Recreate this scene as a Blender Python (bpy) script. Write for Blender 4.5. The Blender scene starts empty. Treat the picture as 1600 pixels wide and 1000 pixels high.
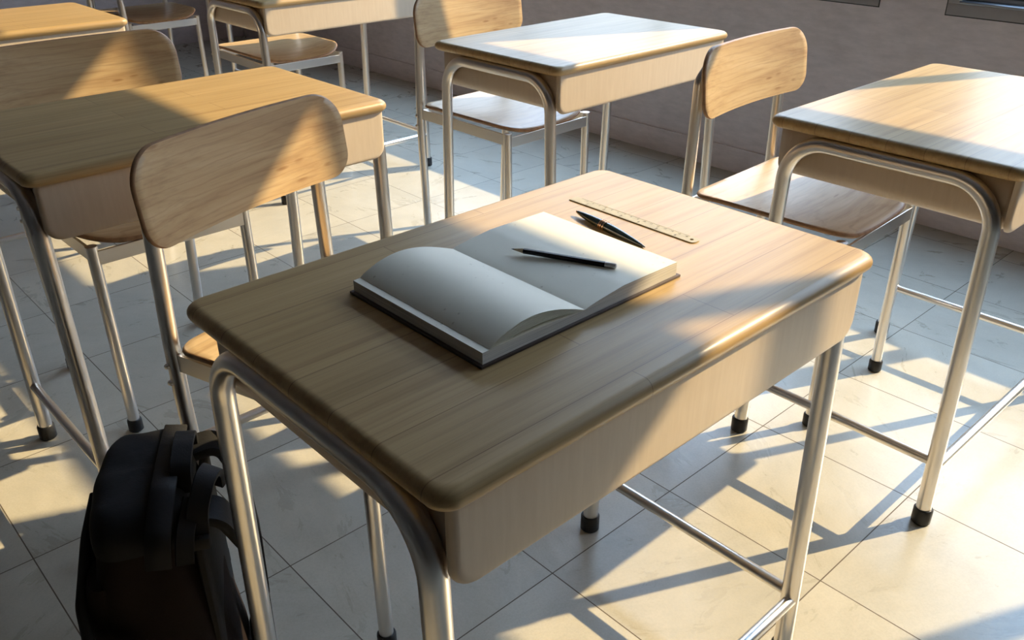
import bpy, bmesh, math, random
from math import sin, cos, pi, radians
from mathutils import Vector, Matrix, Quaternion

# ------------------------------------------------------------------ camera
scene = bpy.context.scene
COL = scene.collection
F_PX = 1361.84
yaw, pitch, roll = radians(47.2889), radians(-28.1168), radians(-0.0729)
fw = Vector((cos(yaw) * cos(pitch), sin(yaw) * cos(pitch), sin(pitch)))
rt = Vector((sin(yaw), -cos(yaw), 0.0))
up = rt.cross(fw)
rt2 = rt * cos(roll) + up * sin(roll)
up2 = up * cos(roll) - rt * sin(roll)
cam_data = bpy.data.cameras.new('camera')
cam = bpy.data.objects.new('camera', cam_data)
COL.objects.link(cam)
cam.matrix_world = Matrix(((rt2.x, up2.x, -fw.x, -0.30408), (rt2.y, up2.y, -fw.y, -0.40679),
                           (rt2.z, up2.z, -fw.z, 1.12337), (0, 0, 0, 1)))
cam_data.sensor_width = 36.0
cam_data.lens = F_PX * 36.0 / 1600.0
cam_data.clip_start = 0.02
scene.camera = cam

# ------------------------------------------------------------------ sky, sun, exposure
world = bpy.data.worlds.new('sky')
scene.world = world
world.use_nodes = True
wn, wl = world.node_tree.nodes, world.node_tree.links
wn.clear()
w_out = wn.new('ShaderNodeOutputWorld')
w_bg = wn.new('ShaderNodeBackground')
w_tc = wn.new('ShaderNodeTexCoord')
w_sep = wn.new('ShaderNodeSeparateXYZ')
w_ramp = wn.new('ShaderNodeValToRGB')
w_ramp.color_ramp.elements[0].position = 0.0
w_ramp.color_ramp.elements[0].color = (0.09, 0.093, 0.10, 1)
w_ramp.color_ramp.elements[1].position = 0.7
w_ramp.color_ramp.elements[1].color = (0.44, 0.66, 1.0, 1)
e = w_ramp.color_ramp.elements.new(0.20)
e.color = (0.13, 0.145, 0.17, 1)
e = w_ramp.color_ramp.elements.new(0.38)
e.color = (0.44, 0.52, 0.66, 1)
wl.new(w_tc.outputs['Generated'], w_sep.inputs[0])
wl.new(w_sep.outputs['Z'], w_ramp.inputs[0])
wl.new(w_ramp.outputs['Color'], w_bg.inputs['Color'])
w_bg.inputs['Strength'].default_value = 12.5
wl.new(w_bg.outputs[0], w_out.inputs['Surface'])

SUN_TO = Vector((1.203, -0.541, 1.0)).normalized()      # direction towards the sun
sun_d = bpy.data.lights.new('sun', 'SUN')
sun = bpy.data.objects.new('sun', sun_d)
COL.objects.link(sun)
sun.rotation_euler = SUN_TO.to_track_quat('Z', 'Y').to_euler()
sun.location = SUN_TO * 8
sun_d.energy = 8.8
sun_d.color = (1.0, 0.77, 0.45)
sun_d.angle = radians(0.53)

vs = scene.view_settings
vs.view_transform = 'Standard'
vs.look = 'None'
vs.gamma = 1.0
vs.use_curve_mapping = False
vs.exposure = 0.0


# ------------------------------------------------------------------ material helpers
def new_mat(name):
    m = bpy.data.materials.new(name)
    m.use_nodes = True
    n = m.node_tree.nodes
    b = n.get('Principled BSDF')
    return m, n, m.node_tree.links, b


def setp(b, **k):
    for a, v in k.items():
        b.inputs[a.replace('_', ' ')].default_value = v


def mapping(n, l, scale=(1, 1, 1), rot=(0, 0, 0), loc=(0, 0, 0)):
    tc = n.new('ShaderNodeTexCoord')
    mp = n.new('ShaderNodeMapping')
    mp.inputs['Scale'].default_value = scale
    mp.inputs['Rotation'].default_value = rot
    mp.inputs['Location'].default_value = loc
    l.new(tc.outputs['Object'], mp.inputs[0])
    return mp.outputs[0]


def noise(n, l, vec, scale=5, detail=4, rough=0.55, dist=0.0):
    t = n.new('ShaderNodeTexNoise')
    t.inputs['Scale'].default_value = scale
    t.inputs['Detail'].default_value = detail
    t.inputs['Roughness'].default_value = rough
    t.inputs['Distortion'].default_value = dist
    l.new(vec, t.inputs['Vector'])
    return t.outputs['Fac']


def ramp(n, l, fac, stops):
    r = n.new('ShaderNodeValToRGB')
    el = r.color_ramp.elements
    while len(el) > 1:
        el.remove(el[-1])
    for i, (p, c) in enumerate(stops):
        x = el[0] if i == 0 else el.new(p)
        x.position = p
        x.color = (*c, 1) if len(c) == 3 else c
    l.new(fac, r.inputs[0])
    return r.outputs['Color']


def mix(n, l, fac, a, b, mode='MIX'):
    m = n.new('ShaderNodeMix')
    m.data_type = 'RGBA'
    m.blend_type = mode
    for idx, v in ((6, a), (7, b)):
        if hasattr(v, 'links'):
            l.new(v, m.inputs[idx])
        else:
            m.inputs[idx].default_value = (*v, 1)
    if hasattr(fac, 'links'):
        l.new(fac, m.inputs[0])
    else:
        m.inputs[0].default_value = fac
    return m.outputs[2]


def math_(n, l, op, a, b=None, c=None):
    m = n.new('ShaderNodeMath')
    m.operation = op
    for i, v in enumerate((a, b, c)):
        if v is None:
            continue
        if hasattr(v, 'links'):
            l.new(v, m.inputs[i])
        else:
            m.inputs[i].default_value = v
    return m.outputs[0]


def bump(n, l, b, h, strength=0.2, dist=0.01):
    bp = n.new('ShaderNodeBump')
    bp.inputs['Strength'].default_value = strength
    bp.inputs['Distance'].default_value = dist
    l.new(h, bp.inputs['Height'])
    l.new(bp.outputs[0], b.inputs['Normal'])


def mat_desk_wood():
    m, n, l, b = new_mat('desk_wood')
    v = mapping(n, l, (2.2, 60, 60))
    v2 = mapping(n, l, (5, 320, 320))
    v3 = mapping(n, l, (1.2, 9, 9))
    g1 = noise(n, l, v, 1.0, 6, 0.62, 0.3)
    g2 = noise(n, l, v2, 1.0, 3, 0.6)
    g3 = noise(n, l, v3, 1.0, 3, 0.5)
    base = ramp(n, l, g1, [(0.28, (0.385, 0.245, 0.105)), (0.5, (0.495, 0.338, 0.155)), (0.72, (0.55, 0.388, 0.190))])
    fine = ramp(n, l, g2, [(0.30, (0.62, 0.62, 0.62)), (0.5, (1, 1, 1))])
    c = mix(n, l, 0.38, base, fine, 'MULTIPLY')
    big = ramp(n, l, g3, [(0.3, (0.86, 0.83, 0.78)), (0.7, (1.06, 1.05, 1.03))])
    c = mix(n, l, 0.8, c, big, 'MULTIPLY')
    # glued staves: thin seams and a slight change of tone from stave to stave
    br = n.new('ShaderNodeTexBrick')
    br.inputs['Scale'].default_value = 1.0
    br.inputs['Mortar Size'].default_value = 0.0006
    br.inputs['Mortar Smooth'].default_value = 0.3
    br.inputs['Brick Width'].default_value = 0.44
    br.inputs['Row Height'].default_value = 0.066
    br.inputs['Color1'].default_value = (0.93, 0.92, 0.90, 1)
    br.inputs['Color2'].default_value = (1.05, 1.04, 1.03, 1)
    br.inputs['Mortar'].default_value = (0.50, 0.42, 0.36, 1)
    br.offset = 0.37
    l.new(mapping(n, l, (1, 1, 1), loc=(0.03, 0.04, 0)), br.inputs['Vector'])
    c = mix(n, l, 0.85, c, br.outputs['Color'], 'MULTIPLY')
    l.new(c, b.inputs['Base Color'])
    setp(b, Roughness=0.34, Coat_Weight=0.12, Coat_Roughness=0.22)
    l.new(math_(n, l, 'MULTIPLY_ADD', g2, 0.14, 0.34), b.inputs['Roughness'])
    b.inputs['Specular IOR Level'].default_value = 0.42
    bump(n, l, b, g2, 0.10, 0.0008)
    return m


def mat_ply():
    m, n, l, b = new_mat('chair_plywood')
    v = mapping(n, l, (2.6, 30, 30))
    v2 = mapping(n, l, (6, 210, 210))
    g1 = noise(n, l, v, 1.0, 6, 0.6, 1.1)
    g2 = noise(n, l, v2, 1.0, 3, 0.6)
    base = ramp(n, l, g1, [(0.26, (0.39, 0.235, 0.110)), (0.48, (0.50, 0.335, 0.165)), (0.72, (0.57, 0.40, 0.215))])
    fine = ramp(n, l, g2, [(0.30, (0.70, 0.68, 0.66)), (0.5, (1, 1, 1))])
    c = mix(n, l, 0.5, base, fine, 'MULTIPLY')
    # cathedral figure in the upper half: distorted bands
    v3 = mapping(n, l, (3.4, 11, 15), loc=(0.4, 0.1, 0.25))
    wv = n.new('ShaderNodeTexWave')
    wv.wave_type = 'RINGS'
    wv.inputs['Scale'].default_value = 1.5
    wv.inputs['Distortion'].default_value = 5.0
    wv.inputs['Detail'].default_value = 3.0
    wv.inputs['Detail Scale'].default_value = 1.3
    l.new(v3, wv.inputs['Vector'])
    lines = ramp(n, l, wv.outputs['Fac'], [(0.0, (0.74, 0.66, 0.58)), (0.10, (1, 1, 1)), (1.0, (1, 1, 1))])
    c = mix(n, l, 0.42, c, lines, 'MULTIPLY')
    # small dark flecks and knots, stretched along the grain
    v4 = mapping(n, l, (11, 60, 46), loc=(0.2, 0.3, 0.45))
    vo = n.new('ShaderNodeTexVoronoi')
    vo.inputs['Scale'].default_value = 1.0
    l.new(v4, vo.inputs['Vector'])
    fl = ramp(n, l, vo.outputs['Distance'], [(0.0, (0.36, 0.22, 0.13)), (0.10, (0.55, 0.4, 0.3)), (0.2, (1, 1, 1))])
    msk = noise(n, l, mapping(n, l, (5, 9, 12), loc=(3, 1, 2)), 1.0, 2, 0.5)
    mk = ramp(n, l, msk, [(0.52, (0, 0, 0)), (0.62, (1, 1, 1))])
    fl2 = mix(n, l, mk, (1, 1, 1), fl)
    c = mix(n, l, 0.75, c, fl2, 'MULTIPLY')
    l.new(c, b.inputs['Base Color'])
    setp(b, Roughness=0.40, Coat_Weight=0.10, Coat_Roughness=0.25)
    bump(n, l, b, g2, 0.08, 0.0006)
    return m


def mat_simple(name, col, rough=0.5, metal=0.0, nscale=0, namt=0.1, coat=0.0, bumps=0.0, bscale=200):
    m, n, l, b = new_mat(name)
    setp(b, Roughness=rough, Metallic=metal, Coat_Weight=coat)
    b.inputs['Base Color'].default_value = (*col, 1)
    if nscale:
        f = noise(n, l, mapping(n, l), nscale, 4, 0.6)
        c = ramp(n, l, f, [(0.3, tuple(x * (1 - namt) for x in col)), (0.7, tuple(min(1, x * (1 + namt)) for x in col))])
        l.new(c, b.inputs['Base Color'])
    if bumps:
        bump(n, l, b, noise(n, l, mapping(n, l), bscale, 3, 0.6), bumps, 0.002)
    return m


def mat_steel():
    m, n, l, b = new_mat('satin_steel')
    setp(b, Metallic=1.0, Roughness=0.31)
    b.inputs['Base Color'].default_value = (0.78, 0.735, 0.68, 1)
    return m


def mat_tray():
    m, n, l, b = new_mat('cream_enamel')
    f = noise(n, l, mapping(n, l, (160, 160, 14)), 1.0, 4, 0.6)
    g = noise(n, l, mapping(n, l), 6, 3, 0.6)
    c = ramp(n, l, f, [(0.3, (0.58, 0.46, 0.335)), (0.7, (0.625, 0.505, 0.375))])
    c = mix(n, l, 0.5, c, ramp(n, l, g, [(0.3, (0.93, 0.92, 0.9)), (0.7, (1.03, 1.03, 1.03))]), 'MULTIPLY')
    l.new(c, b.inputs['Base Color'])
    setp(b, Roughness=0.42)
    bump(n, l, b, f, 0.05, 0.0005)
    return m


def mat_floor():
    m, n, l, b = new_mat('stone_tile')
    tc = n.new('ShaderNodeTexCoord')
    sep = n.new('ShaderNodeSeparateXYZ')
    l.new(tc.outputs['Object'], sep.inputs[0])
    T = 0.3317
    ux = math_(n, l, 'DIVIDE', math_(n, l, 'SUBTRACT', sep.outputs[0], -0.135), T)
    uy = math_(n, l, 'DIVIDE', math_(n, l, 'SUBTRACT', sep.outputs[1], 0.0585), T)
    fx, fy = math_(n, l, 'FLOOR', ux), math_(n, l, 'FLOOR', uy)
    # distance to the nearest joint, in metres
    px = math_(n, l, 'MULTIPLY', math_(n, l, 'PINGPONG', ux, 0.5), T)
    py = math_(n, l, 'MULTIPLY', math_(n, l, 'PINGPONG', uy, 0.5), T)
    d = math_(n, l, 'MINIMUM', px, py)
    joint = math_(n, l, 'LESS_THAN', d, 0.0011)
    cmb = n.new('ShaderNodeCombineXYZ')
    l.new(fx, cmb.inputs[0]); l.new(fy, cmb.inputs[1])
    wn_ = n.new('ShaderNodeTexWhiteNoise')
    wn_.noise_dimensions = '2D'
    l.new(cmb.outputs[0], wn_.inputs[0])
    # each tile turns and shifts its own veining
    rot = n.new('ShaderNodeVectorRotate')
    rot.rotation_type = 'Z_AXIS'
    l.new(tc.outputs['Object'], rot.inputs['Vector'])
    l.new(math_(n, l, 'MULTIPLY', math_(n, l, 'ROUND', math_(n, l, 'MULTIPLY', wn_.outputs[0], 7.0)), 0.45), rot.inputs['Angle'])
    add = n.new('ShaderNodeVectorMath'); add.operation = 'ADD'
    l.new(rot.outputs[0], add.inputs[0]); l.new(wn_.outputs[1], add.inputs[1])
    mp = n.new('ShaderNodeMapping'); mp.inputs['Scale'].default_value = (6, 16, 1)
    l.new(add.outputs[0], mp.inputs[0])
    veins = noise(n, l, mp.outputs[0], 1.0, 10, 0.66, 0.7)
    cloud = noise(n, l, add.outputs[0], 7.0, 5, 0.6, 0.6)
    grit = noise(n, l, add.outputs[0], 240.0, 3, 0.7)
    c = ramp(n, l, veins, [(0.30, (0.425, 0.390, 0.315)), (0.5, (0.46, 0.425, 0.35)), (0.70, (0.485, 0.45, 0.375))])
    c = mix(n, l, 0.8, c, ramp(n, l, cloud, [(0.3, (0.88, 0.88, 0.88)), (0.7, (1.06, 1.05, 1.04))]), 'MULTIPLY')
    c = mix(n, l, 0.35, c, ramp(n, l, grit, [(0.3, (0.8, 0.8, 0.8)), (0.6, (1.05, 1.05, 1.05))]), 'MULTIPLY')
    tint = ramp(n, l, wn_.outputs[0], [(0.0, (0.93, 0.93, 0.93)), (1.0, (1.05, 1.04, 1.02))])
    c = mix(n, l, 0.8, c, tint, 'MULTIPLY')
    c = mix(n, l, joint, c, (0.10, 0.075, 0.05))
    l.new(c, b.inputs['Base Color'])
    r = math_(n, l, 'MULTIPLY_ADD', veins, 0.16, 0.21)
    l.new(math_(n, l, 'ADD', r, math_(n, l, 'MULTIPLY', joint, 0.4)), b.inputs['Roughness'])
    h = math_(n, l, 'SUBTRACT', math_(n, l, 'MULTIPLY', veins, 1.0), math_(n, l, 'MULTIPLY', joint, 1.2))
    bump(n, l, b, math_(n, l, 'ADD', h, math_(n, l, 'MULTIPLY', noise(n, l, mp.outputs[0], 9.0, 4, 0.6, 0.2), 0.30)), 0.20, 0.0018)
    b.inputs['Specular IOR Level'].default_value = 0.42
    return m


def mat_wall(name, col):
    m, n, l, b = new_mat(name)
    f = noise(n, l, mapping(n, l, (14, 14, 50)), 1.0, 6, 0.65)
    g = noise(n, l, mapping(n, l), 3.5, 4, 0.55)
    c = ramp(n, l, f, [(0.3, tuple(x * 0.88 for x in col)), (0.7, tuple(x * 1.08 for x in col))])
    c = mix(n, l, 0.7, c, ramp(n, l, g, [(0.3, (0.88, 0.87, 0.87)), (0.7, (1.06, 1.06, 1.06))]), 'MULTIPLY')
    l.new(c, b.inputs['Base Color'])
    setp(b, Roughness=0.6)
    bump(n, l, b, f, 0.25, 0.002)
    return m


M_DESK = mat_desk_wood()
M_PLY = mat_ply()
M_PLYEDGE = mat_simple('plywood_edge', (0.36, 0.20, 0.10), 0.5, nscale=60, namt=0.25)
M_STEEL = mat_steel()
M_TRAY = mat_tray()
M_RUBBER = mat_simple('black_rubber', (0.012, 0.012, 0.013), 0.45, bumps=0.1)
M_FLOOR = mat_floor()
M_WALL = mat_wall('wall_plaster', (0.70, 0.615, 0.61))
M_BOARD = mat_wall('dark_wall_paint', (0.16, 0.155, 0.15))
M_CEIL = mat_simple('ceiling_paint', (0.30, 0.30, 0.32), 0.8, nscale=4, namt=0.05)
M_FRAME = mat_simple('window_aluminium', (0.30, 0.31, 0.33), 0.38, 0.7, nscale=20, namt=0.06)
M_CASE = mat_simple('window_casing_paint', (0.30, 0.27, 0.265), 0.55, nscale=12, namt=0.06)
M_GAP = mat_simple('sealant', (0.03, 0.028, 0.028), 0.6)
M_GROUND = mat_simple('outdoor_paving', (0.16, 0.155, 0.15), 0.9, nscale=2, namt=0.15)


def mat_glass():
    m = bpy.data.materials.new('window_glass')
    m.use_nodes = True
    n, l = m.node_tree.nodes, m.node_tree.links
    n.clear()
    o = n.new('ShaderNodeOutputMaterial')
    t = n.new('ShaderNodeBsdfTransparent'); t.inputs[0].default_value = (0.97, 0.985, 0.98, 1)
    g = n.new('ShaderNodeBsdfGlossy'); g.inputs['Roughness'].default_value = 0.02
    fr = n.new('ShaderNodeLayerWeight'); fr.inputs['Blend'].default_value = 0.12
    mx = n.new('ShaderNodeMixShader')
    ge = n.new('ShaderNodeNewGeometry')      # reflect only on the outer side of each surface
    fr_fac = math_(n, l, 'MULTIPLY', fr.outputs['Fresnel'], math_(n, l, 'SUBTRACT', 1.0, ge.outputs['Backfacing']))
    l.new(fr_fac, mx.inputs[0]); l.new(t.outputs[0], mx.inputs[1]); l.new(g.outputs[0], mx.inputs[2])
    l.new(mx.outputs[0], o.inputs[0])
    return m


M_GLASS = mat_glass()


# ------------------------------------------------------------------ mesh helpers
def obj(name, bm, mats, parent=None, smooth=35, mod=None):
    me = bpy.data.meshes.new(name)
    bmesh.ops.recalc_face_normals(bm, faces=bm.faces)
    if smooth:
        for f in bm.faces:
            f.smooth = True
    bm.to_mesh(me)
    bm.free()
    if smooth:
        me.set_sharp_from_angle(angle=radians(smooth))
    for m in (mats if isinstance(mats, (list, tuple)) else [mats]):
        me.materials.append(m)
    o = bpy.data.objects.new(name, me)
    COL.objects.link(o)
    if parent:
        o.parent = parent
    return o


def empty(name, loc=(0, 0, 0), rz=0.0):
    o = bpy.data.objects.new(name, None)
    o.empty_display_size = 0.05
    COL.objects.link(o)
    o.location = loc
    o.rotation_euler = (0, 0, rz)
    return o


def tag(o, label, cat, group=None):
    o['label'] = label
    o['category'] = cat
    if group:
        o['group'] = group
    return o


def struct(name, bm, m, **k):
    o = obj(name, bm, m, **k)
    o['kind'] = 'structure'
    return o


def box(bm, x0, x1, y0, y1, z0, z1, bev=0.0, seg=2, mat=0):
    vs_ = [bm.verts.new((x, y, z)) for x in (x0, x1) for y in (y0, y1) for z in (z0, z1)]
    a = vs_
    fs = [bm.faces.new(q) for q in ((a[0], a[1], a[3], a[2]), (a[4], a[6], a[7], a[5]), (a[0], a[4], a[5], a[1]),
                                    (a[2], a[3], a[7], a[6]), (a[0], a[2], a[6], a[4]), (a[1], a[5], a[7], a[3]))]
    for f in fs:
        f.material_index = mat
    if bev > 0:
        es = list({e_ for f in fs for e_ in f.edges})
        bmesh.ops.bevel(bm, geom=es, offset=bev, segments=seg, profile=0.5, affect='EDGES', material=mat)
    return a


def fillet(pts, r, seg=10):
    pts = [Vector(p) for p in pts]
    out = [pts[0]]
    for i in range(1, len(pts) - 1):
        p, a, b = pts[i], pts[i - 1], pts[i + 1]
        ri = r[i - 1] if isinstance(r, (list, tuple)) else r
        d1, d2 = (a - p).normalized(), (b - p).normalized()
        ang = d1.angle(d2)
        if ri <= 0 or ang > pi - 0.02:
            out.append(p)
            continue
        t = min(ri / math.tan(ang / 2), (a - p).length * 0.49, (b - p).length * 0.49)
        rr = t * math.tan(ang / 2)
        c = p + (d1 + d2).normalized() * (rr / sin(ang / 2))
        v0, v1 = (p + d1 * t) - c, (p + d2 * t) - c
        ax = v0.cross(v1).normalized()
        tot = v0.angle(v1)
        for k in range(seg + 1):
            out.append(c + Quaternion(ax, tot * k / seg) @ v0)
    out.append(pts[-1])
    return out


def sweep(bm, path, sec, ref=Vector((0, 0, 1)), cap=True, scale=None, mat=0):
    """carry a closed section (list of (a, b)) along a path; ref fixes the b axis"""
    path = [Vector(p) for p in path]
    n = len(path)
    rings = []
    prev = None
    for i, p in enumerate(path):
        t = (path[min(i + 1, n - 1)] - path[max(i - 1, 0)]).normalized()
        if prev is None:
            rf = ref(i) if callable(ref) else Vector(ref)
            b = rf - t * rf.dot(t)
            if b.length < 1e-4:
                b = Vector((1, 0, 0)) - t * t.x
        else:
            b = prev - t * prev.dot(t)
            if callable(ref):
                rf = ref(i)
                b = rf - t * rf.dot(t)
        b.normalize()
        prev = b.copy()
        a = b.cross(t).normalized()
        s = scale(i / (n - 1)) if scale else 1.0
        rings.append([bm.verts.new(p + a * (u * s) + b * (v * s)) for u, v in sec])
    m = len(sec)
    for i in range(n - 1):
        for j in range(m):
            f = bm.faces.new((rings[i][j], rings[i][(j + 1) % m], rings[i + 1][(j + 1) % m], rings[i + 1][j]))
            f.material_index = mat
    if cap:
        for r in (rings[0], rings[-1]):
            f = bm.faces.new(r)
            f.material_index = mat
    return rings


def circ(r, n=20):
    return [(r * cos(2 * pi * k / n), r * sin(2 * pi * k / n)) for k in range(n)]


def rrect(hx, hy, r, seg=8):
    """rounded rectangle outline, half sizes hx, hy, counter-clockwise; r may be four radii (++, -+, --, +-)"""
    rs = r if isinstance(r, (list, tuple)) else [r] * 4
    out = []
    for (sx, sy, a0), rr in zip(((1, 1, 0), (-1, 1, 90), (-1, -1, 180), (1, -1, 270)), rs):
        cx, cy = sx * (hx - rr), sy * (hy - rr)
        for k in range(seg + 1):
            a = radians(a0 + 90 * k / seg)
            out.append((cx + rr * cos(a), cy + rr * sin(a)))
    return out


def dense(out, step=0.012):
    res = []
    for i, p in enumerate(out):
        q = out[(i + 1) % len(out)]
        d = math.hypot(q[0] - p[0], q[1] - p[1])
        k = max(1, int(math.ceil(d / step)))
        for j in range(k):
            if d > 1e-7:
                res.append((p[0] + (q[0] - p[0]) * j / k, p[1] + (q[1] - p[1]) * j / k))
    return res


def lathe(bm, prof, n=24, mat=0, axis='Z', origin=(0, 0, 0)):
    o = Vector(origin)
    rings = []
    for r, z in prof:
        ring = []
        for k in range(n):
            a = 2 * pi * k / n
            if axis == 'Z':
                v = Vector((r * cos(a), r * sin(a), z))
            elif axis == 'X':
                v = Vector((z, r * cos(a), r * sin(a)))
            else:
                v = Vector((r * cos(a), z, r * sin(a)))
            ring.append(bm.verts.new(o + v))
        rings.append(ring)
    for i in range(len(rings) - 1):
        for k in range(n):
            f = bm.faces.new((rings[i][k], rings[i][(k + 1) % n], rings[i + 1][(k + 1) % n], rings[i + 1][k]))
            f.material_index = mat
    for r in (rings[0], rings[-1]):
        f = bm.faces.new(r)
        f.material_index = mat
    return rings


def slab(bm, outline, fn, th, rings=10, edge_mat=1, round_edge=0.35):
    """a board with a shaped outline: fn(u, v, w) -> Vector gives the point on the board, w = depth from its face"""
    outline = dense(outline)

    def layer(w):
        rows = []
        for k in range(1, rings + 1):
            s = (k / rings) ** 0.85
            rows.append([bm.verts.new(fn(u * s, v * s, w)) for u, v in outline])
        c = bm.verts.new(fn(0, 0, w))
        m = len(outline)
        for j in range(m):
            bm.faces.new((c, rows[0][j], rows[0][(j + 1) % m]))
        for i in range(rings - 1):
            for j in range(m):
                bm.faces.new((rows[i][j], rows[i + 1][j], rows[i + 1][(j + 1) % m], rows[i][(j + 1) % m]))
        return rows[-1]
    a = layer(0.0)
    z = layer(th)
    m = len(outline)
    prev = a
    steps = 5
    for k in range(1, steps):
        t = k / steps
        o = 1 + round_edge * th / 0.2 * sin(pi * t)
        row = [bm.verts.new(fn(u * o, v * o, th * t)) for u, v in outline]
        for j in range(m):
            f = bm.faces.new((prev[j], prev[(j + 1) % m], row[(j + 1) % m], row[j]))
            f.material_index = edge_mat
        prev = row
    for j in range(m):
        f = bm.faces.new((prev[j], prev[(j + 1) % m], z[(j + 1) % m], z[j]))
        f.material_index = edge_mat


def copy_tree(o, parent=None):
    c = o.copy()
    COL.objects.link(c)
    if parent:
        c.parent = parent
    for ch in list(o.children):
        copy_tree(ch, c)
    return c


def foot_bm(x, y, r=0.0175, h=0.034):
    bm = bmesh.new()
    lathe(bm, [(r - 0.003, 0.0), (r, 0.003), (r, h - 0.003), (r - 0.002, h), (r - 0.005, h)], 24, origin=(x, y, 0))
    return bm


# ------------------------------------------------------------------ the room
XW = 2.63          # inner face of the window wall
YB = 5.55          # back wall
YF, XL, ZC = -4.6, -4.2, 3.05
WT = 0.12          # wall thickness
SILL, HEAD = 0.715, 2.70
BEAM0, BEAM1 = 1.97, 2.185     # solid transom between the lower sashes and the upper lights
# (low y, high y, bar positions)
WINDOWS = [(-1.755, 0.735, (-0.968, -0.1125)), (1.025, 3.56, (1.9225, 2.77))]

bm = bmesh.new()
box(bm, XL, XW + WT, YF, YB, -0.1, 0.0)
struct('floor', bm, M_FLOOR, smooth=0)
bm = bmesh.new()
box(bm, XL, XW + WT, YF, YB, ZC, ZC + 0.1)
struct('ceiling', bm, M_CEIL, smooth=0)
bm = bmesh.new()
box(bm, XL, XW + WT, YB, YB + 0.12, -0.1, ZC + 0.1)
struct('wall_back', bm, M_WALL, smooth=0)
bm = bmesh.new()
box(bm, XL, XW + WT, YF - 0.12, YF, -0.1, ZC + 0.1)
struct('wall_front', bm, M_BOARD, smooth=0)
bm = bmesh.new()
box(bm, XL - 0.12, XL, YF - 0.12, YB + 0.12, -0.1, ZC + 0.1)
struct('wall_left', bm, M_BOARD, smooth=0)
bm = bmesh.new()
box(bm, XW, XW + WT, YF, YB, 0.0, SILL)
box(bm, XW, XW + WT, YF, YB, HEAD, ZC)
edges = [YF] + [v for w in WINDOWS for v in w[:2]] + [YB]
for i in range(0, len(edges), 2):
    box(bm, XW, XW + WT, edges[i], edges[i + 1], SILL, HEAD)
struct('wall_right', bm, M_WALL, smooth=0)

# skirting, standing a little proud of the wall with a small rounded top
bm = bmesh.new()
box(bm, XW - 0.010, XW - 0.0005, YF, YB - 0.012, 0.0, 0.100, 0.003)
struct('baseboard_right', bm, M_WALL)
bm = bmesh.new()
box(bm, XL, XW - 0.0005, YB - 0.010, YB - 0.0005, 0.0, 0.100, 0.003)
struct('baseboard_back', bm, M_WALL)

# outdoor ground, seen low through the panes
bm = bmesh.new()
box(bm, XW + WT + 0.02, 60, -50, 50, -0.7, -0.6)
struct('ground', bm, M_GROUND, smooth=0)


def frame_ring(bm, y0, y1, z0, z1, wy, wz, x0, x1, bev=0.0, mat=0):
    box(bm, x0, x1, y0, y1, z0, z0 + wz, bev, mat=mat)
    box(bm, x0, x1, y0, y1, z1 - wz, z1, bev, mat=mat)
    box(bm, x0, x1, y0, y0 + wy, z0 + wz, z1 - wz, bev, mat=mat)
    box(bm, x0, x1, y1 - wy, y1, z0 + wz, z1 - wz, bev, mat=mat)


for i, (a, b, bars) in enumerate(WINDOWS):
    w = empty('window_%d' % (i + 1), (XW, (a + b) / 2, SILL))
    w['kind'] = 'structure'
    w.location = (0, 0, 0)
    bm = bmesh.new()
    # flat casing let into the plaster, with the dark joint round it
    frame_ring(bm, a - 0.034, b + 0.034, SILL - 0.034, HEAD + 0.034, 0.034, 0.034, XW - 0.0035, XW + 0.01, 0.001)
    obj('casing', bm, M_CASE, w)
    bm = bmesh.new()
    frame_ring(bm, a - 0.0375, b + 0.0375, SILL - 0.0375, HEAD + 0.0375, 0.0036, 0.0036, XW - 0.0016, XW + 0.008)
    obj('joint', bm, M_GAP, w, smooth=0)
    bm = bmesh.new()
    # aluminium lining: a rounded bead, the sloping sill and the fixed frame
    frame_ring(bm, a, b, SILL, HEAD, 0.008, 0.008, XW - 0.006, XW + 0.03, 0.003)
    frame_ring(bm, a, b, SILL, HEAD, 0.028, 0.022, XW + 0.035, XW + 0.085, 0.002)
    box(bm, XW + 0.035, XW + 0.085, a + 0.02, b - 0.02, BEAM0, BEAM1, 0.002)
    obj('frame', bm, M_FRAME, w)
    xs = [a] + list(bars) + [b]
    # sashes with bottom rail, stiles, transom bar
    for k in range(len(xs) - 1):
        y0 = xs[k] + (0.028 if k == 0 else -0.022)
        y1 = xs[k + 1] - (0.028 if k == len(xs) - 2 else -0.022)
        xo = XW + (0.040 if k % 2 == 0 else 0.062)
        bm = bmesh.new()
        wy = 0.044
        frame_ring(bm, y0, y1, SILL + 0.022, BEAM0, wy, 0.03, xo, xo + 0.02, 0.002)
        frame_ring(bm, y0, y1, BEAM1, HEAD - 0.022, wy, 0.03, xo, xo + 0.02, 0.002)
        sash = obj('sash', bm, M_FRAME, w)
        bm = bmesh.new()
        box(bm, xo + 0.008, xo + 0.012, y0 + 0.045, y1 - 0.045, SILL + 0.045, BEAM0 - 0.025)
        box(bm, xo + 0.008, xo + 0.012, y0 + 0.045, y1 - 0.045, BEAM1 + 0.025, HEAD - 0.045)
        obj('pane', bm, M_GLASS, sash, smooth=0)


# ------------------------------------------------------------------ school desk
DW, DD, DH, TT = 0.676, 0.452, 0.70, 0.023
LX, LY0, LY1, SPL = 0.0115, 0.0327, 0.4093, 0.0164
RT = 0.0138


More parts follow.
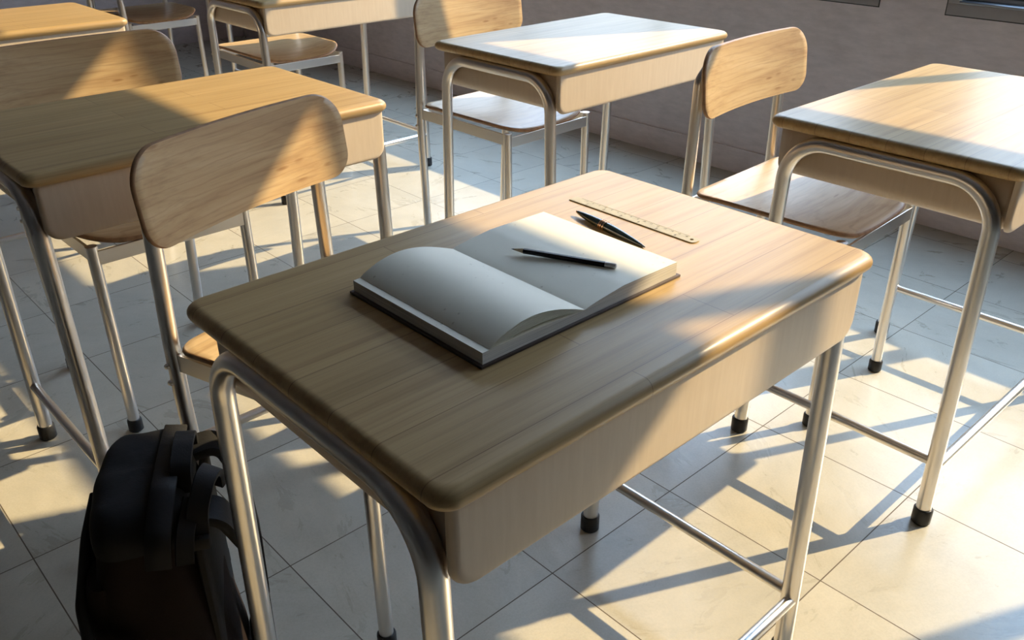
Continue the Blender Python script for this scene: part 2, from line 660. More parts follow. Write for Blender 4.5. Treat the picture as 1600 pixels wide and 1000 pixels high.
def make_desk():
    d = empty('school_desk')
    # tabletop with a full bullnose edge
    bm = bmesh.new()
    out = rrect(DW / 2, DD / 2, 0.020, 10)
    rows = []
    r = TT / 2
    prof = [(r * 1.0 * (1 - cos(t)), r * sin(t)) for t in [radians(-90 + 15 * k) for k in range(13)]]
    for ins, z in prof:
        rows.append([bm.verts.new((DW / 2 + x * (1 - ins / (DW / 2)), DD / 2 + y * (1 - ins / (DD / 2)), DH - r + z)) for x, y in out])
    m = len(out)
    for i in range(len(rows) - 1):
        for j in range(m):
            bm.faces.new((rows[i][j], rows[i][(j + 1) % m], rows[i + 1][(j + 1) % m], rows[i + 1][j]))
    bm.faces.new(rows[0]); bm.faces.new(rows[-1])
    obj('tabletop', bm, M_DESK, d, smooth=30)
    # book tray of folded sheet, open towards the pupil
    bm = bmesh.new()
    x0, x1, y0, y1, z0, z1 = 0.0262, DW - 0.0262, 0.0180, 0.434, 0.584, DH - TT + 0.001
    a = [bm.verts.new((x, y, z)) for x in (x0, x1) for y in (y0, y1) for z in (z0, z1)]
    bm.faces.new((a[0], a[1], a[3], a[2])); bm.faces.new((a[4], a[6], a[7], a[5]))
    bm.faces.new((a[0], a[4], a[5], a[1])); bm.faces.new((a[0], a[2], a[6], a[4]))
    bm.edges.ensure_lookup_table()

    def pick(test):
        return [e_ for e_ in bm.edges if test(e_.verts[0].co, e_.verts[1].co)]
    es = pick(lambda p, q: abs(p.z - z0) < 1e-5 and abs(q.z - z0) < 1e-5 and abs(p.x - q.x) < 1e-5)
    bmesh.ops.bevel(bm, geom=es, offset=0.030, segments=8, profile=0.5, affect='EDGES')
    es = pick(lambda p, q: abs(p.y - y0) < 1e-5 and abs(q.y - y0) < 1e-5 and not (abs(p.z - z1) < 1e-5 and abs(q.z - z1) < 1e-5))
    bmesh.ops.bevel(bm, geom=es, offset=0.010, segments=4, profile=0.5, affect='EDGES')
    t = obj('book_tray', bm, M_TRAY, d, smooth=50)
    so = t.modifiers.new('sheet', 'SOLIDIFY')
    so.thickness = 0.0016
    so.offset = -1
    # rolled front of the tray, standing forward of the end tubes
    bm = bmesh.new()
    pz0, pz1, px0, px1 = 0.585, DH - TT + 0.001, 0.0165, DW - 0.0115
    o2 = [(px0, pz1)] + [(px0 + 0.026 - 0.026 * cos(radians(a_)), pz0 + 0.026 - 0.026 * sin(radians(a_))) for a_ in range(0, 91, 9)] \
        + [(px1 - 0.026 + 0.026 * sin(radians(a_)), pz0 + 0.026 - 0.026 * cos(radians(a_))) for a_ in range(0, 91, 9)] + [(px1, pz1)]
    lay = []
    cx_, cz_ = DW / 2, pz1
    for yy, ins in ((0.0185, 0.0), (0.0150, 0.0), (0.0125, 0.0008), (0.0103, 0.0026), (0.0092, 0.0052), (0.0090, 0.0085)):
        lay.append([bm.verts.new((cx_ + (x_ - cx_) * (1 - ins / (DW / 2)), yy, pz1 + (z_ - pz1) * (1 - ins / 0.095))) for x_, z_ in o2])
    for q_ in range(len(lay) - 1):
        for j_ in range(len(o2)):
            bm.faces.new((lay[q_][j_], lay[q_][(j_ + 1) % len(o2)], lay[q_ + 1][(j_ + 1) % len(o2)], lay[q_ + 1][j_]))
    bm.faces.new(lay[0]); bm.faces.new(lay[-1])
    obj('tray_front', bm, M_TRAY, d, smooth=40)
    # end frames: one bent tube each, legs splaying a little to the feet
    zt = DH - TT - RT - 0.0005
    for x in (LX + 0.001, DW - LX - 0.001):
        bm = bmesh.new()
        k = SPL / 0.6
        pts = [(x, LY0 - SPL, 0.012), (x, LY0 - SPL + k * zt, zt), (x, LY1 + SPL - k * zt, zt), (x, LY1 + SPL, 0.012)]
        sweep(bm, fillet(pts, 0.078, 14), circ(RT, 24), ref=(1, 0, 0))
        fr = obj('leg_frame', bm, M_STEEL, d, smooth=60)
        for y in (LY0 - SPL, LY1 + SPL):
            obj('rubber_foot', foot_bm(x, y), M_RUBBER, fr)
    hb = 0.137
    for x in (LX + 0.001, DW - LX - 0.001):
        bm = bmesh.new()
        dy = SPL * (1 - hb / 0.6)
        sweep(bm, [(x, LY0 - dy + 0.008, hb), (x, LY1 + dy - 0.008, hb)], circ(0.0092, 18), ref=(1, 0, 0))
        obj('side_stretcher', bm, M_STEEL, d, smooth=60)
    bm = bmesh.new()
    yb = LY0 - SPL * (1 - hb / 0.6) - 0.004
    sweep(bm, [(LX + 0.006, yb, hb - 0.009), (DW - LX - 0.006, yb, hb - 0.009)], circ(0.0092, 18), ref=(0, 0, 1))
    obj('front_stretcher', bm, M_STEEL, d, smooth=60)
    return d


desk0 = make_desk()
DESKS = [
    (0.0, 0.0, 0.0, 'pale wooden school desk in the foreground with the open notebook on it'),
    (1.1279, -0.006, -0.002, 'desk at the right edge, its sunlit top cut off by the frame'),
    (1.123, 0.987, 0.0107, 'desk at the top centre with its whole top visible, glossy with window light'),
    (0.0022, 1.002, 0.0097, 'school desk at the left directly behind the foreground chair, top half in shade half golden'),
    (0.010, 2.325, 0.0, 'desk in the top left corner, only the end of its sunlit orange top showing'),
    (1.12, 2.345, 0.0, 'school desk cut by the top edge, with a chair seat showing between its legs'),
    (1.10, 3.53, 0.0, 'farthest school desk, only a leg of it showing in front of the shaded rear chair'),
]
for i, (x, y, rz, lab) in enumerate(DESKS):
    o = desk0 if i == 0 else copy_tree(desk0)
    o.location = (x, y, 0)
    o.rotation_euler = (0, 0, rz)
    tag(o, lab, 'desk', 'school desks in rows')


# ------------------------------------------------------------------ school chair
def make_chair():
    c = empty('school_chair')
    FX, RX, RY, ZS = 0.164, 0.180, 0.366, 0.441
    RL = 0.0118
    for s in (-1, 1):
        bm = bmesh.new()
        sweep(bm, [(s * FX, 0, 0.010), (s * FX, 0.002, 0.20), (s * FX, 0.004, ZS - 0.002)], circ(RL, 20), ref=(1, 0, 0))
        lg = obj('front_leg', bm, M_STEEL, c, smooth=60)
        obj('rubber_foot', foot_bm(s * FX, 0, 0.0155, 0.030), M_RUBBER, lg)
        bm = bmesh.new()
        pts = fillet([(s * (RX - 0.012), RY + 0.004, 0.010), (s * RX, RY, 0.36), (s * RX, RY, 0.46), (s * 0.172, RY, 0.700), (s * 0.152, RY - 0.006, 0.728)], [0.25, 0.25, 0.03], 5)
        sweep(bm, pts, circ(RL + 0.0006, 20), ref=(1, 0, 0))
        lg = obj('back_post', bm, M_STEEL, c, smooth=60)
        obj('rubber_foot', foot_bm(s * (RX - 0.012), RY + 0.004, 0.0155, 0.030), M_RUBBER, lg)
        for z in (0.395, 0.425):
            bm = bmesh.new()
            lathe(bm, [(0.001, 0.004), (0.0035, 0.0035), (0.0048, 0.0015), (0.005, 0.0), (0.005, -0.004)], 14, axis='Z')
            bmesh.ops.transform(bm, matrix=Matrix.Translation((s * (RX + 0.0122), RY + 0.004, z)) @ Matrix.Rotation(s * pi / 2, 4, 'Y'), verts=bm.verts)
            obj('bolt', bm, M_STEEL, lg)
        bm = bmesh.new()
        # side rail: a flat bar on edge from front leg to back post
        q = [(s * (FX + 0.002), -0.002), (s * (RX + 0.001), RY + 0.0)]
        for (xa, ya), (xb, yb) in [(q[0], q[1])]:
            sec = [(-0.003, -0.015), (0.003, -0.015), (0.003, 0.015), (-0.003, 0.015)]
            sweep(bm, [(xa, ya, ZS - 0.022), (xb, yb, ZS - 0.010)], sec, ref=(0, 0, 1))
        obj('side_rail', bm, M_STEEL, c, smooth=0)
    bm = bmesh.new()
    box(bm, -FX, FX, -0.006, 0.0, ZS - 0.042, ZS - 0.012, 0.001)
    obj('front_rail', bm, M_STEEL, c, smooth=0)
    bm = bmesh.new()
    box(bm, -RX, RX, RY - 0.003, RY + 0.003, ZS - 0.030, ZS - 0.002, 0.001)
    obj('rear_rail', bm, M_STEEL, c, smooth=0)
    # moulded seat: dished across, rolled down at the front
    bm = bmesh.new()
    hw, hd, yc = 0.190, 0.173, 0.172
    top = ZS + 0.026

    def seat_fn(u, v, w):
        x, y = u, yc + v
        zz = top - 0.023 * max(0.0, 1 - (u / hw) ** 2) * max(0.0, min(1.0, (0.35 - y) / 0.30)) ** 0.8
        f = max(0.0, (0.085 - y) / 0.095)
        zz -= 0.011 * f * f
        g = max(0.0, (y - 0.28) / 0.06)
        zz -= 0.002 * g
        return Vector((x, y, zz - w))
    slab(bm, rrect(hw, hd, [0.035, 0.035, 0.092, 0.092], 12), seat_fn, 0.0105, 14)
    obj('seat', bm, [M_PLY, M_PLYEDGE], c, smooth=50)
    # moulded backrest
    bm = bmesh.new()
    bw, bh, zc = 0.211, 0.071, 0.701

    def back_fn(u, v, w):
        x = u
        y = RY - 0.0205 - 0.020 * (u / bw) ** 2 + 0.0085 * (v / bh)
        return Vector((x, y + w, zc + v))
    slab(bm, rrect(bw, bh, [0.056, 0.056, 0.040, 0.040], 12), back_fn, 0.0105, 14)
    obj('backrest', bm, [M_PLY, M_PLYEDGE], c, smooth=50)
    return c


chair0 = make_chair()
CHAIRS = [
    (0.378, 0.505, 0.29, 'wooden-backed chair pushed up to the notebook desk, turned slightly, sun wedge on its backrest'),
    (1.436, 0.331, 0.045, 'sunlit wooden-backed chair at the right, tucked under the desk cut by the right edge'),
    (1.465, 1.350, 0.03, 'chair with a pale shining seat tucked under the top centre desk'),
    (0.327, 1.327, 0.008, 'chair at the left behind the half-shaded desk, backrest split between shade and amber light'),
    (0.30, 2.68, 0.0, 'chair in the top left corner, only a sliver of its orange backrest showing'),
    (1.425, 2.640, 0.0, 'chair whose curved sunlit seat shows under the desk cut by the top edge'),
    (1.40, 3.850, radians(1.5), 'rearmost chair at the upper left, dark brown seat in shade before the back wall'),
]
for i, (x, y, rz, lab) in enumerate(CHAIRS):
    o = chair0 if i == 0 else copy_tree(chair0)
    o.location = (x, y, 0)
    o.rotation_euler = (0, 0, rz)
    tag(o, lab, 'chair', 'school chairs at the desks')

# ------------------------------------------------------------------ open notebook on the desk
def mat_paper(name, col):
    m, n, l, b = new_mat(name)
    g = noise(n, l, mapping(n, l), 9, 5, 0.6)
    c = ramp(n, l, g, [(0.3, tuple(x * 0.93 for x in col)), (0.7, col)])
    vo = n.new('ShaderNodeTexVoronoi')
    vo.inputs['Scale'].default_value = 85
    l.new(mapping(n, l, (1, 1, 0.1)), vo.inputs['Vector'])
    spot = ramp(n, l, vo.outputs['Distance'], [(0.0, (0.55, 0.5, 0.42)), (0.10, (0.7, 0.66, 0.6)), (0.16, (1, 1, 1))])
    msk = noise(n, l, mapping(n, l, loc=(2.3, 0.7, 0)), 14, 3, 0.6)
    mk = ramp(n, l, msk, [(0.54, (0, 0, 0)), (0.60, (1, 1, 1))])
    c = mix(n, l, 0.7, c, mix(n, l, mk, (1, 1, 1), spot), 'MULTIPLY')
    l.new(c, b.inputs['Base Color'])
    setp(b, Roughness=0.55)
    return m


M_PAPER = mat_paper('aged_paper', (0.93, 0.88, 0.72))
M_COVER = mat_simple('book_cover', (0.075, 0.050, 0.040), 0.6, nscale=40, namt=0.2)


def mat_page_edge():
    m, n, l, b = new_mat('page_edges')
    f = noise(n, l, mapping(n, l, (6, 6, 1500)), 1.0, 3, 0.6)
    c = ramp(n, l, f, [(0.35, (0.50, 0.47, 0.42)), (0.6, (0.74, 0.70, 0.62))])
    l.new(c, b.inputs['Base Color'])
    setp(b, Roughness=0.7)
    return m


M_PEDGE = mat_page_edge()
book = empty('notebook', (0, 0, DH))
tag(book, 'open blank notebook with aged cream pages and dark cover on the foreground desk', 'notebook')
BX0, BX1, BY0, BY1, BG = 0.145, 0.444, 0.1215, 0.341, 0.288
bm = bmesh.new()
box(bm, BX0, BX1, BY0, BY1, 0.0002, 0.0032, 0.0006)
obj('cover', bm, M_COVER, book)


def page_block(bm, xs, zs, y0, y1, zb, mat_top=0, mat_side=1):
    """a block of leaves under the curve (xs, zs)"""
    n = len(xs)
    ny = 8
    T = [[bm.verts.new((xs[i], y0 + (y1 - y0) * j / ny, zs[i])) for j in range(ny + 1)] for i in range(n)]
    B = [[bm.verts.new((xs[i], y0 + (y1 - y0) * j / ny, zb)) for j in (0, ny)] for i in range(n)]
    for i in range(n - 1):
        for j in range(ny):
            bm.faces.new((T[i][j], T[i + 1][j], T[i + 1][j + 1], T[i][j + 1])).material_index = mat_top
        bm.faces.new((T[i][0], T[i + 1][0], B[i + 1][0], B[i][0])).material_index = mat_side
        bm.faces.new((T[i][ny], T[i + 1][ny], B[i + 1][1], B[i][1])).material_index = mat_side
        bm.faces.new((B[i][0], B[i + 1][0], B[i + 1][1], B[i][1])).material_index = mat_side
    for i in (0, n - 1):
        bm.faces.new(T[i] + [B[i][1], B[i][0]]).material_index = mat_side


def lerp(a, b, t):
    return a + (b - a) * t


bm = bmesh.new()
N = 30
# left block: flat pressed leaves
xs = [lerp(BX0 + 0.004, BG, i / N) for i in range(N + 1)]
zs = [0.0032 + 0.0125 - 0.004 * (i / N) ** 3 for i in range(N + 1)]
page_block(bm, xs, zs, BY0 + 0.003, BY1 - 0.003, 0.0032)
obj('left_leaves', bm, [M_PAPER, M_PEDGE], book, smooth=40)
# right block
bm = bmesh.new()
xs = [lerp(BG, BX1 - 0.005, i / N) for i in range(N + 1)]
zs = [0.0032 + 0.0087 + 0.0083 * min(1.0, (i / N) / 0.40) ** 0.75 - 0.0012 * (i / N) ** 2 for i in range(N + 1)]
page_block(bm, xs, zs, BY0 + 0.003, BY1 - 0.003, 0.0032)
right_leaves = obj('right_leaves', bm, [M_PAPER, M_PEDGE], book, smooth=40)
# loose leaves arching over the left block
for k in range(6):
    bm = bmesh.new()
    t = k / 5
    hgt = 0.0050 + 0.0112 * t
    x_a, x_b = BX0 + 0.013 - 0.0075 * t * 0 + 0.0014 * (5 - k), BG + 0.0005
    A = []
    for i in range(N + 1):
        s = i / N
        z = 0.0162 - 0.0045 * s ** 2 + hgt * sin(pi * s ** 0.85)
        A.append((lerp(x_a, x_b, s), z))
    th = 0.0002
    rowT = [[bm.verts.new((x, y, z)) for y in (BY0 + 0.003, (BY0 + BY1) / 2, BY1 - 0.003)] for x, z in A]
    rowB = [[bm.verts.new((x, y, z - th)) for y in (BY0 + 0.003, (BY0 + BY1) / 2, BY1 - 0.003)] for x, z in A]
    for i in range(N):
        for j in range(2):
            bm.faces.new((rowT[i][j], rowT[i + 1][j], rowT[i + 1][j + 1], rowT[i][j + 1]))
            bm.faces.new((rowB[i][j], rowB[i][j + 1], rowB[i + 1][j + 1], rowB[i + 1][j]))
        for j in (0, 2):
            bm.faces.new((rowT[i][j], rowB[i][j], rowB[i + 1][j], rowT[i + 1][j]))
    for i in (0, N):
        for j in range(2):
            bm.faces.new((rowT[i][j], rowT[i][j + 1], rowB[i][j + 1], rowB[i][j]))
    obj('leaf', bm, M_PAPER, book, smooth=40)

# ------------------------------------------------------------------ pencil on the right page
def place_between(o, a, b):
    a, b = Vector(a), Vector(b)
    o.location = a
    o.rotation_euler = (b - a).to_track_quat('X', 'Z').to_euler()


M_PBLACK = mat_simple('black_lacquer', (0.008, 0.008, 0.009), 0.45)
M_PWOOD = mat_simple('pencil_wood', (0.50, 0.38, 0.22), 0.6, nscale=200, namt=0.15)
M_LEAD = mat_simple('graphite', (0.03, 0.03, 0.03), 0.35)
M_SILVER = mat_simple('ferrule_metal', (0.72, 0.70, 0.68), 0.3, 0.8)
M_ERASER = mat_simple('white_eraser', (0.70, 0.66, 0.62), 0.7, nscale=60)
pencil = empty('pencil')
tag(pencil, 'black pencil with sharpened tip and pale end lying across the right notebook page', 'pencil')
place_between(pencil, (0.3215, 0.272, DH + 0.0230), (0.3745, 0.158, DH + 0.0226))
bm = bmesh.new()
lathe(bm, [(0.0030, 0.0150), (0.0032, 0.0155), (0.0032, 0.1130)], 6, axis='X')
obj('barrel', bm, M_PBLACK, pencil, smooth=20)
bm = bmesh.new()
lathe(bm, [(0.0009, 0.0036), (0.0030, 0.0152)], 18, axis='X')
obj('sharpened_wood', bm, M_PWOOD, pencil)
bm = bmesh.new()
lathe(bm, [(0.0001, 0.0), (0.0009, 0.0037)], 12, axis='X')
obj('lead', bm, M_LEAD, pencil)
bm = bmesh.new()
lathe(bm, [(0.0033, 0.1125), (0.0034, 0.1135), (0.0031, 0.1145), (0.0034, 0.1155), (0.0033, 0.1185)], 18, axis='X')
obj('ferrule', bm, M_SILVER, pencil)
bm = bmesh.new()
lathe(bm, [(0.0030, 0.118), (0.0030, 0.1235), (0.0025, 0.1250), (0.0013, 0.1256)], 18, axis='X')
obj('eraser', bm, M_ERASER, pencil)

# ------------------------------------------------------------------ pen
M_PEN = mat_simple('dark_teal_lacquer', (0.008, 0.020, 0.026), 0.12, coat=1.0)
M_COPPER = mat_simple('copper_trim', (0.78, 0.50, 0.34), 0.22, 1.0)
pen = empty('pen')
tag(pen, 'dark teal tapered ballpoint pen with copper bands lying between notebook and ruler', 'pen')
place_between(pen, (0.4965, 0.334, DH + 0.0055), (0.4775, 0.2015, DH + 0.0016))
PL = 0.1338
bm = bmesh.new()
prof = [(0.0016, 0.002), (0.0024, 0.004), (0.0040, 0.016), (0.0055, 0.032), (0.0063, 0.046), (0.0065, 0.052)]
lathe(bm, prof, 28, axis='X')
obj('cap', bm, M_PEN, pen, smooth=50)
bm = bmesh.new()
lathe(bm, [(0.0006, 0.0), (0.0016, 0.0006), (0.0018, 0.0028)], 20, axis='X')
obj('button', bm, M_COPPER, pen)
for x in (0.0528, 0.0562, 0.0606):
    bm = bmesh.new()
    lathe(bm, [(0.0063, x - 0.0010), (0.0071, x - 0.0006), (0.0071, x + 0.0006), (0.0063, x + 0.0010)], 28, axis='X')
    obj('band', bm, M_COPPER, pen)
bm = bmesh.new()
lathe(bm, [(0.0063, 0.052), (0.0063, 0.062), (0.0064, 0.063), (0.0062, 0.075), (0.0054, 0.092), (0.0040, 0.110), (0.0022, 0.126), (0.0008, PL)], 28, axis='X')
obj('barrel', bm, M_PEN, pen, smooth=50)

# ------------------------------------------------------------------ ruler
M_RULER = mat_simple('boxwood_ruler', (0.42, 0.345, 0.185), 0.45, nscale=70, namt=0.14)
M_INK = mat_simple('black_ink', (0.03, 0.022, 0.015), 0.7)
ruler = empty('ruler', (0.5310, 0.3805, DH))
ruler.rotation_euler = (0, 0, radians(-90))
tag(ruler, 'short thin wooden ruler with black numbers and a hanging hole, beyond the pen', 'ruler')
RLN, RW, RTH = 0.2115, 0.0165, 0.0014
bm = bmesh.new()
out = [(0, 0)]
out = [(0.0, 0.0)] + [(RLN - 0.006 + 0.006 * sin(radians(a)), 0.006 - 0.006 * cos(radians(a))) for a in range(0, 91, 15)] \
    + [(RLN - 0.006 + 0.006 * cos(radians(a)), RW - 0.006 + 0.006 * sin(radians(a))) for a in range(0, 91, 15)] + [(0.0, RW)]
hc, hr, hn = (RLN - 0.0085, RW * 0.5), 0.0024, 20
hole = [(hc[0] + hr * cos(2 * pi * k / hn), hc[1] + hr * sin(2 * pi * k / hn)) for k in range(hn)]
for z in (0.0001, RTH):
    vo_ = [bm.verts.new((x, y, z)) for x, y in out]
    vh_ = [bm.verts.new((x, y, z)) for x, y in hole]
    eo = [bm.edges.new((vo_[i], vo_[(i + 1) % len(vo_)])) for i in range(len(vo_))]
    eh = [bm.edges.new((vh_[i], vh_[(i + 1) % hn])) for i in range(hn)]
    bmesh.ops.triangle_fill(bm, use_beauty=True, use_dissolve=False, edges=eo + eh)
    if z < 0.001:
        lo_o, lo_h = vo_, vh_
    else:
        for L0, L1 in ((lo_o, vo_), (lo_h, vh_)):
            for i in range(len(L0)):
                bm.faces.new((L0[i], L0[(i + 1) % len(L0)], L1[(i + 1) % len(L0)], L1[i]))
obj('blade', bm, M_RULER, ruler, smooth=0)


def text_into(bm, s, size, x, y, z):
    cu = bpy.data.curves.new('t', 'FONT')
    cu.body = s
    cu.size = size
    cu.align_x = 'CENTER'
    cu.align_y = 'CENTER'
    cu.resolution_u = 2
    cu.offset = size * 0.03
    to = bpy.data.objects.new('t', cu)
    COL.objects.link(to)
    dg = bpy.context.evaluated_depsgraph_get()
    me = bpy.data.meshes.new_from_object(to.evaluated_get(dg))
    me.transform(Matrix.Translation((x, y, z)))
    bm.from_mesh(me)
    bpy.data.objects.remove(to)
    bpy.data.curves.remove(cu)
    bpy.data.meshes.remove(me)


bm = bmesh.new()
zi = RTH + 0.00012
CMX = 0.0113
for k in range(1, 17):
    text_into(bm, str(k), 0.0038, 0.0115 + CMX * (k - 0.0), RW - 0.0050, zi)
for k in range(1, 7):
    text_into(bm, str(k), 0.0056, 0.0300 * k, 0.0048, zi)
for k in range(0, 165):
    x = 0.0115 + CMX * k / 10 * 1.0
    if x > RLN - 0.016:
        break
    h = 0.0026 if k % 10 == 0 else (0.0019 if k % 5 == 0 else 0.0012)
    box(bm, x - 0.00011, x + 0.00011, RW - 0.0004 - h, RW - 0.0004, RTH, zi)
for k in range(0, 100):
    x = 0.0300 * k / 16
    if x > RLN - 0.020 or x < 0.002:
        continue
    h = 0.0024 if k % 16 == 0 else (0.0016 if k % 4 == 0 else 0.0009)
    box(bm, x - 0.0001, x + 0.0001, 0.0004, 0.0004 + h, RTH, zi)
obj('markings', bm, M_INK, ruler, smooth=0)

# ------------------------------------------------------------------ backpack
def mat_cloth(name, c0, c1, rough=0.85):
    m, n, l, b = new_mat(name)
    v = mapping(n, l)
    g = noise(n, l, v, 11, 4, 0.6)
    c = ramp(n, l, g, [(0.3, c0), (0.7, c1)])
    l.new(c, b.inputs['Base Color'])
    setp(b, Roughness=rough)
    b.inputs['Specular IOR Level'].default_value = 0.25
    bump(n, l, b, math_(n, l, 'ADD', g, math_(n, l, 'MULTIPLY', noise(n, l, v, 420, 2, 0.5), 0.12)), 0.5, 0.006)
    return m


M_BAG = mat_cloth('maroon_black_canvas', (0.007, 0.0032, 0.0027), (0.012, 0.0050, 0.0040))
M_BAGTOP = mat_cloth('charcoal_nylon', (0.011, 0.011, 0.012), (0.018, 0.018, 0.019))
M_STRAP = mat_cloth('black_webbing', (0.010, 0.010, 0.011), (0.020, 0.019, 0.020), 0.7)
M_PIPE = mat_simple('grey_piping', (0.16, 0.145, 0.13), 0.5)
M_BRASS = mat_simple('brass_zip', (0.55, 0.42, 0.22), 0.35, 1.0)
bag = empty('backpack', (-0.040, 0.600, 0.0), radians(-27))
tag(bag, 'dark charcoal and maroon backpack standing on the floor beside the notebook desk', 'backpack')
H_BAG = 0.418
bx, by = 0.070, 0.125


def body_pt(a, t):
    """a: angle round the bag, t: 0..1 up the body"""
    w = 1.0 + 0.22 * (1 - t) - 0.20 * t ** 3
    wy = 1.0 + 0.10 * (1 - t) - 0.08 * t ** 3
    p = 4.0
    ca, sa = cos(a), sin(a)
    r = (abs(ca) ** p + abs(sa) ** p) ** (-1 / p)
    wob = 0.0022 * sin(3 * a + 7 * t) + 0.0018 * sin(5 * a - 11 * t)
    return Vector((bx * w * r * ca + wob, by * wy * r * sa + wob, 0))


bm = bmesh.new()
NA, NT = 56, 30
rows = []
for i in range(NT + 1):
    t = i / NT
    rows.append([bm.verts.new(body_pt(2 * pi * k / NA, t) + Vector((0, 0, 0.004 + (H_BAG - 0.045) * t))) for k in range(NA)])
# bottom edge pulled in
for v in rows[0]:
    v.co.x *= 0.93; v.co.y *= 0.95
for i in range(NT):
    for k in range(NA):
        bm.faces.new((rows[i][k], rows[i][(k + 1) % NA], rows[i + 1][(k + 1) % NA], rows[i + 1][k]))
bm.faces.new(rows[0]); bm.faces.new(rows[-1])
obj('body', bm, M_BAG, bag, smooth=60)
# domed top panel over the body
bm = bmesh.new()
rows = []
NR = 14
z0 = H_BAG - 0.050
for i in range(NR + 1):
    f = i / NR
    ang = f * pi / 2
    s = 1.018 if f < 0.12 else cos((f - 0.12) / 0.88 * pi / 2) ** 0.42 * 1.018
    zz = z0 + 0.046 * sin(ang) ** 0.9
    row = []
    for k in range(NA):
        a = 2 * pi * k / NA
        q = body_pt(a, 0.93) * max(s, 0.02)
        drop = 0.006 * max(0.0, -sin(a)) * (1 - f)
        sag = -0.005 * (q.y / by) * f
        row.append(bm.verts.new(q + Vector((0, 0, zz - drop + sag + 0.0015 * sin(9 * q.y * 10 + 4 * f)))))
    rows.append(row)
for i in range(NR):
    for k in range(NA):
        bm.faces.new((rows[i][k], rows[i][(k + 1) % NA], rows[i + 1][(k + 1) % NA], rows[i + 1][k]))
bm.faces.new(rows[-1])
obj('top_panel', bm, M_BAGTOP, bag, smooth=60)
# front pocket bulging on the outer side
bm = bmesh.new()
rows = []
for i in range(17):
    t = i / 16
    zc_ = 0.03 + 0.29 * t
    depth = 0.036 * (sin(pi * (0.12 + 0.83 * t)) ** 0.5)
    row = []
    for k in range(17):
        s = -1 + 2 * k / 16
        y = s * by * 0.93
        row.append(bm.verts.new((-bx * (1.16 - 0.20 * t) - depth * (1 - abs(s) ** 4) ** 0.5 + 0.006, y, zc_)))
    rows.append(row)
for i in range(16):
    for k in range(16):
        bm.faces.new((rows[i][k], rows[i][k + 1], rows[i + 1][k + 1], rows[i + 1][k]))
base = [bm.verts.new((-bx * 0.7, y, z)) for y, z in ((-by * 0.93, 0.03), (by * 0.93, 0.03), (by * 0.93, 0.32), (-by * 0.93, 0.32))]
bm.faces.new([rows[0][k] for k in range(17)] + [base[1], base[0]])
bm.faces.new([rows[16][k] for k in range(16, -1, -1)] + [base[3], base[2]])
bm.faces.new([rows[i][0] for i in range(17)] + [base[3], base[0]])
bm.faces.new([rows[i][16] for i in range(16, -1, -1)] + [base[1], base[2]])
bm.faces.new(base)
pocket = obj('front_pocket', bm, M_BAG, bag, smooth=60)
bm = bmesh.new()
sweep(bm, [(-bx * 1.13, -by * 0.96 - 0.012, 0.02), (-bx * 1.08, -by * 0.97 - 0.010, 0.12), (-bx * 1.02, -by * 0.97 - 0.008, 0.235)], circ(0.0016, 8))
obj('zip', bm, M_BRASS, pocket)
bm = bmesh.new()
box(bm, -bx * 1.07, -bx * 1.07 + 0.004, -by - 0.012, -by - 0.008, 0.225, 0.245, 0.001)
obj('zip_pull', bm, M_BRASS, pocket)
# padded side handle bowed out from the front corner
bm = bmesh.new()
sweep(bm, fillet([(-bx * 0.92, 0.010, 0.372), (-bx * 1.06, -0.040, 0.345), (-bx * 1.22, -0.100, 0.285), (-bx * 1.08, -0.146, 0.238), (-bx * 0.35, -0.152, 0.232)], 0.06, 8),
      [(0.013 * cos(t), 0.007 * sin(t)) for t in [2 * pi * k / 16 for k in range(16)]], ref=(-1, 0, 0.01))
obj('side_handle', bm, M_STRAP, bag, smooth=60)
# seams (piping)
bm = bmesh.new()
pp = []
for k in range(25):
    y = -by * 0.62 + by * 1.35 * k / 24
    pp.append((0.036, y, H_BAG - 0.0045 - 0.052 * (abs(y) / by) ** 4))
sweep(bm, pp, circ(0.0017, 8))
obj('piping', bm, M_PIPE, bag)


def strap_bm(path, w=0.030, t=0.005, ref=(0, 0, 1)):
    b_ = bmesh.new()
    sec = [(w / 2 * c_, t / 2 * s_) for c_, s_ in ((-1, -0.6), (-0.93, -1), (0.93, -1), (1, -0.6), (1, 0.6), (0.93, 1), (-0.93, 1), (-1, 0.6))]
    sweep(b_, fillet(path, 0.03, 6), sec, ref=ref)
    return b_


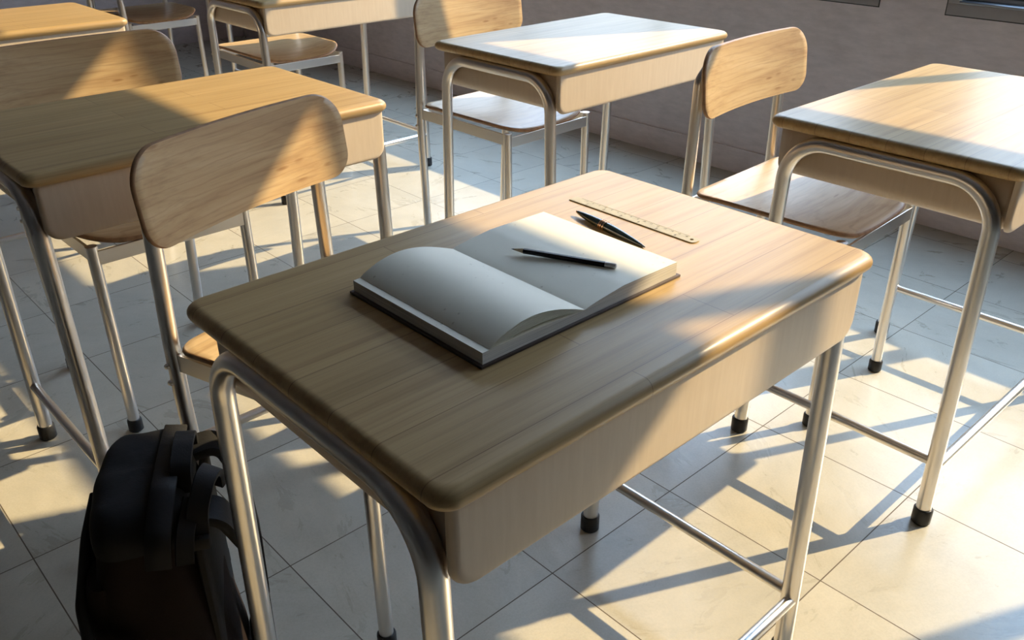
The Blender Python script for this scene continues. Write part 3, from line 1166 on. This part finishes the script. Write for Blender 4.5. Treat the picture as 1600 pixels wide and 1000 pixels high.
# grab handle, bands and straps gathered on the back-panel side of the top
obj('yoke_band', strap_bm([(0.022, -0.137, H_BAG - 0.062), (0.026, -0.130, H_BAG - 0.026), (0.034, -0.065, H_BAG + 0.003), (0.038, 0.03, H_BAG + 0.001), (0.038, 0.100, H_BAG - 0.014)], 0.030, 0.006, (0, -1, 0.2)), M_STRAP, bag, smooth=50)
obj('compression_band', strap_bm([(0.052, -0.134, H_BAG - 0.064), (0.056, -0.122, H_BAG - 0.032), (0.066, -0.075, H_BAG - 0.012)], 0.022, 0.008, (0.2, -1, 0.2)), M_STRAP, bag, smooth=50)
obj('grab_handle', strap_bm([(0.052, -0.045, H_BAG - 0.022), (0.054, -0.040, H_BAG + 0.010), (0.058, 0.0, H_BAG + 0.022), (0.058, 0.050, H_BAG + 0.010), (0.056, 0.058, H_BAG - 0.020)], 0.026, 0.006, (0, -1, 0.3)), M_STRAP, bag, smooth=50)
obj('webbing_loop', strap_bm([(0.070, -0.108, H_BAG - 0.050), (0.074, -0.098, H_BAG - 0.012), (0.086, -0.070, H_BAG + 0.014), (0.094, -0.035, H_BAG + 0.004), (0.092, -0.025, H_BAG - 0.030)], 0.026, 0.010, (0, -1, 0.3)), M_STRAP, bag, smooth=50)
obj('shoulder_strap', strap_bm([(0.062, -0.075, H_BAG - 0.035), (0.095, -0.080, H_BAG - 0.030), (0.122, -0.070, H_BAG - 0.10), (0.130, -0.055, H_BAG - 0.20), (0.128, -0.05, 0.13), (0.095, -0.05, 0.030)], 0.050, 0.013, (0, 0, 1)), M_STRAP, bag, smooth=50)
obj('shoulder_strap', strap_bm([(0.060, 0.055, H_BAG - 0.025), (0.092, 0.060, H_BAG - 0.020), (0.118, 0.060, H_BAG - 0.09), (0.124, 0.055, H_BAG - 0.19), (0.122, 0.05, 0.13), (0.095, 0.05, 0.030)], 0.050, 0.013, (0, 0, 1)), M_STRAP, bag, smooth=50)
bm = bmesh.new()
box(bm, 0.056, 0.084, -0.120, -0.106, H_BAG - 0.060, H_BAG - 0.042, 0.003)
obj('buckle', bm, M_STRAP, bag)
bm = bmesh.new()
box(bm, bx * 0.86, bx * 0.86 + 0.014, -by * 0.88, by * 0.88, 0.03, H_BAG - 0.06, 0.010, 3)
obj('back_pad', bm, M_STRAP, bag)
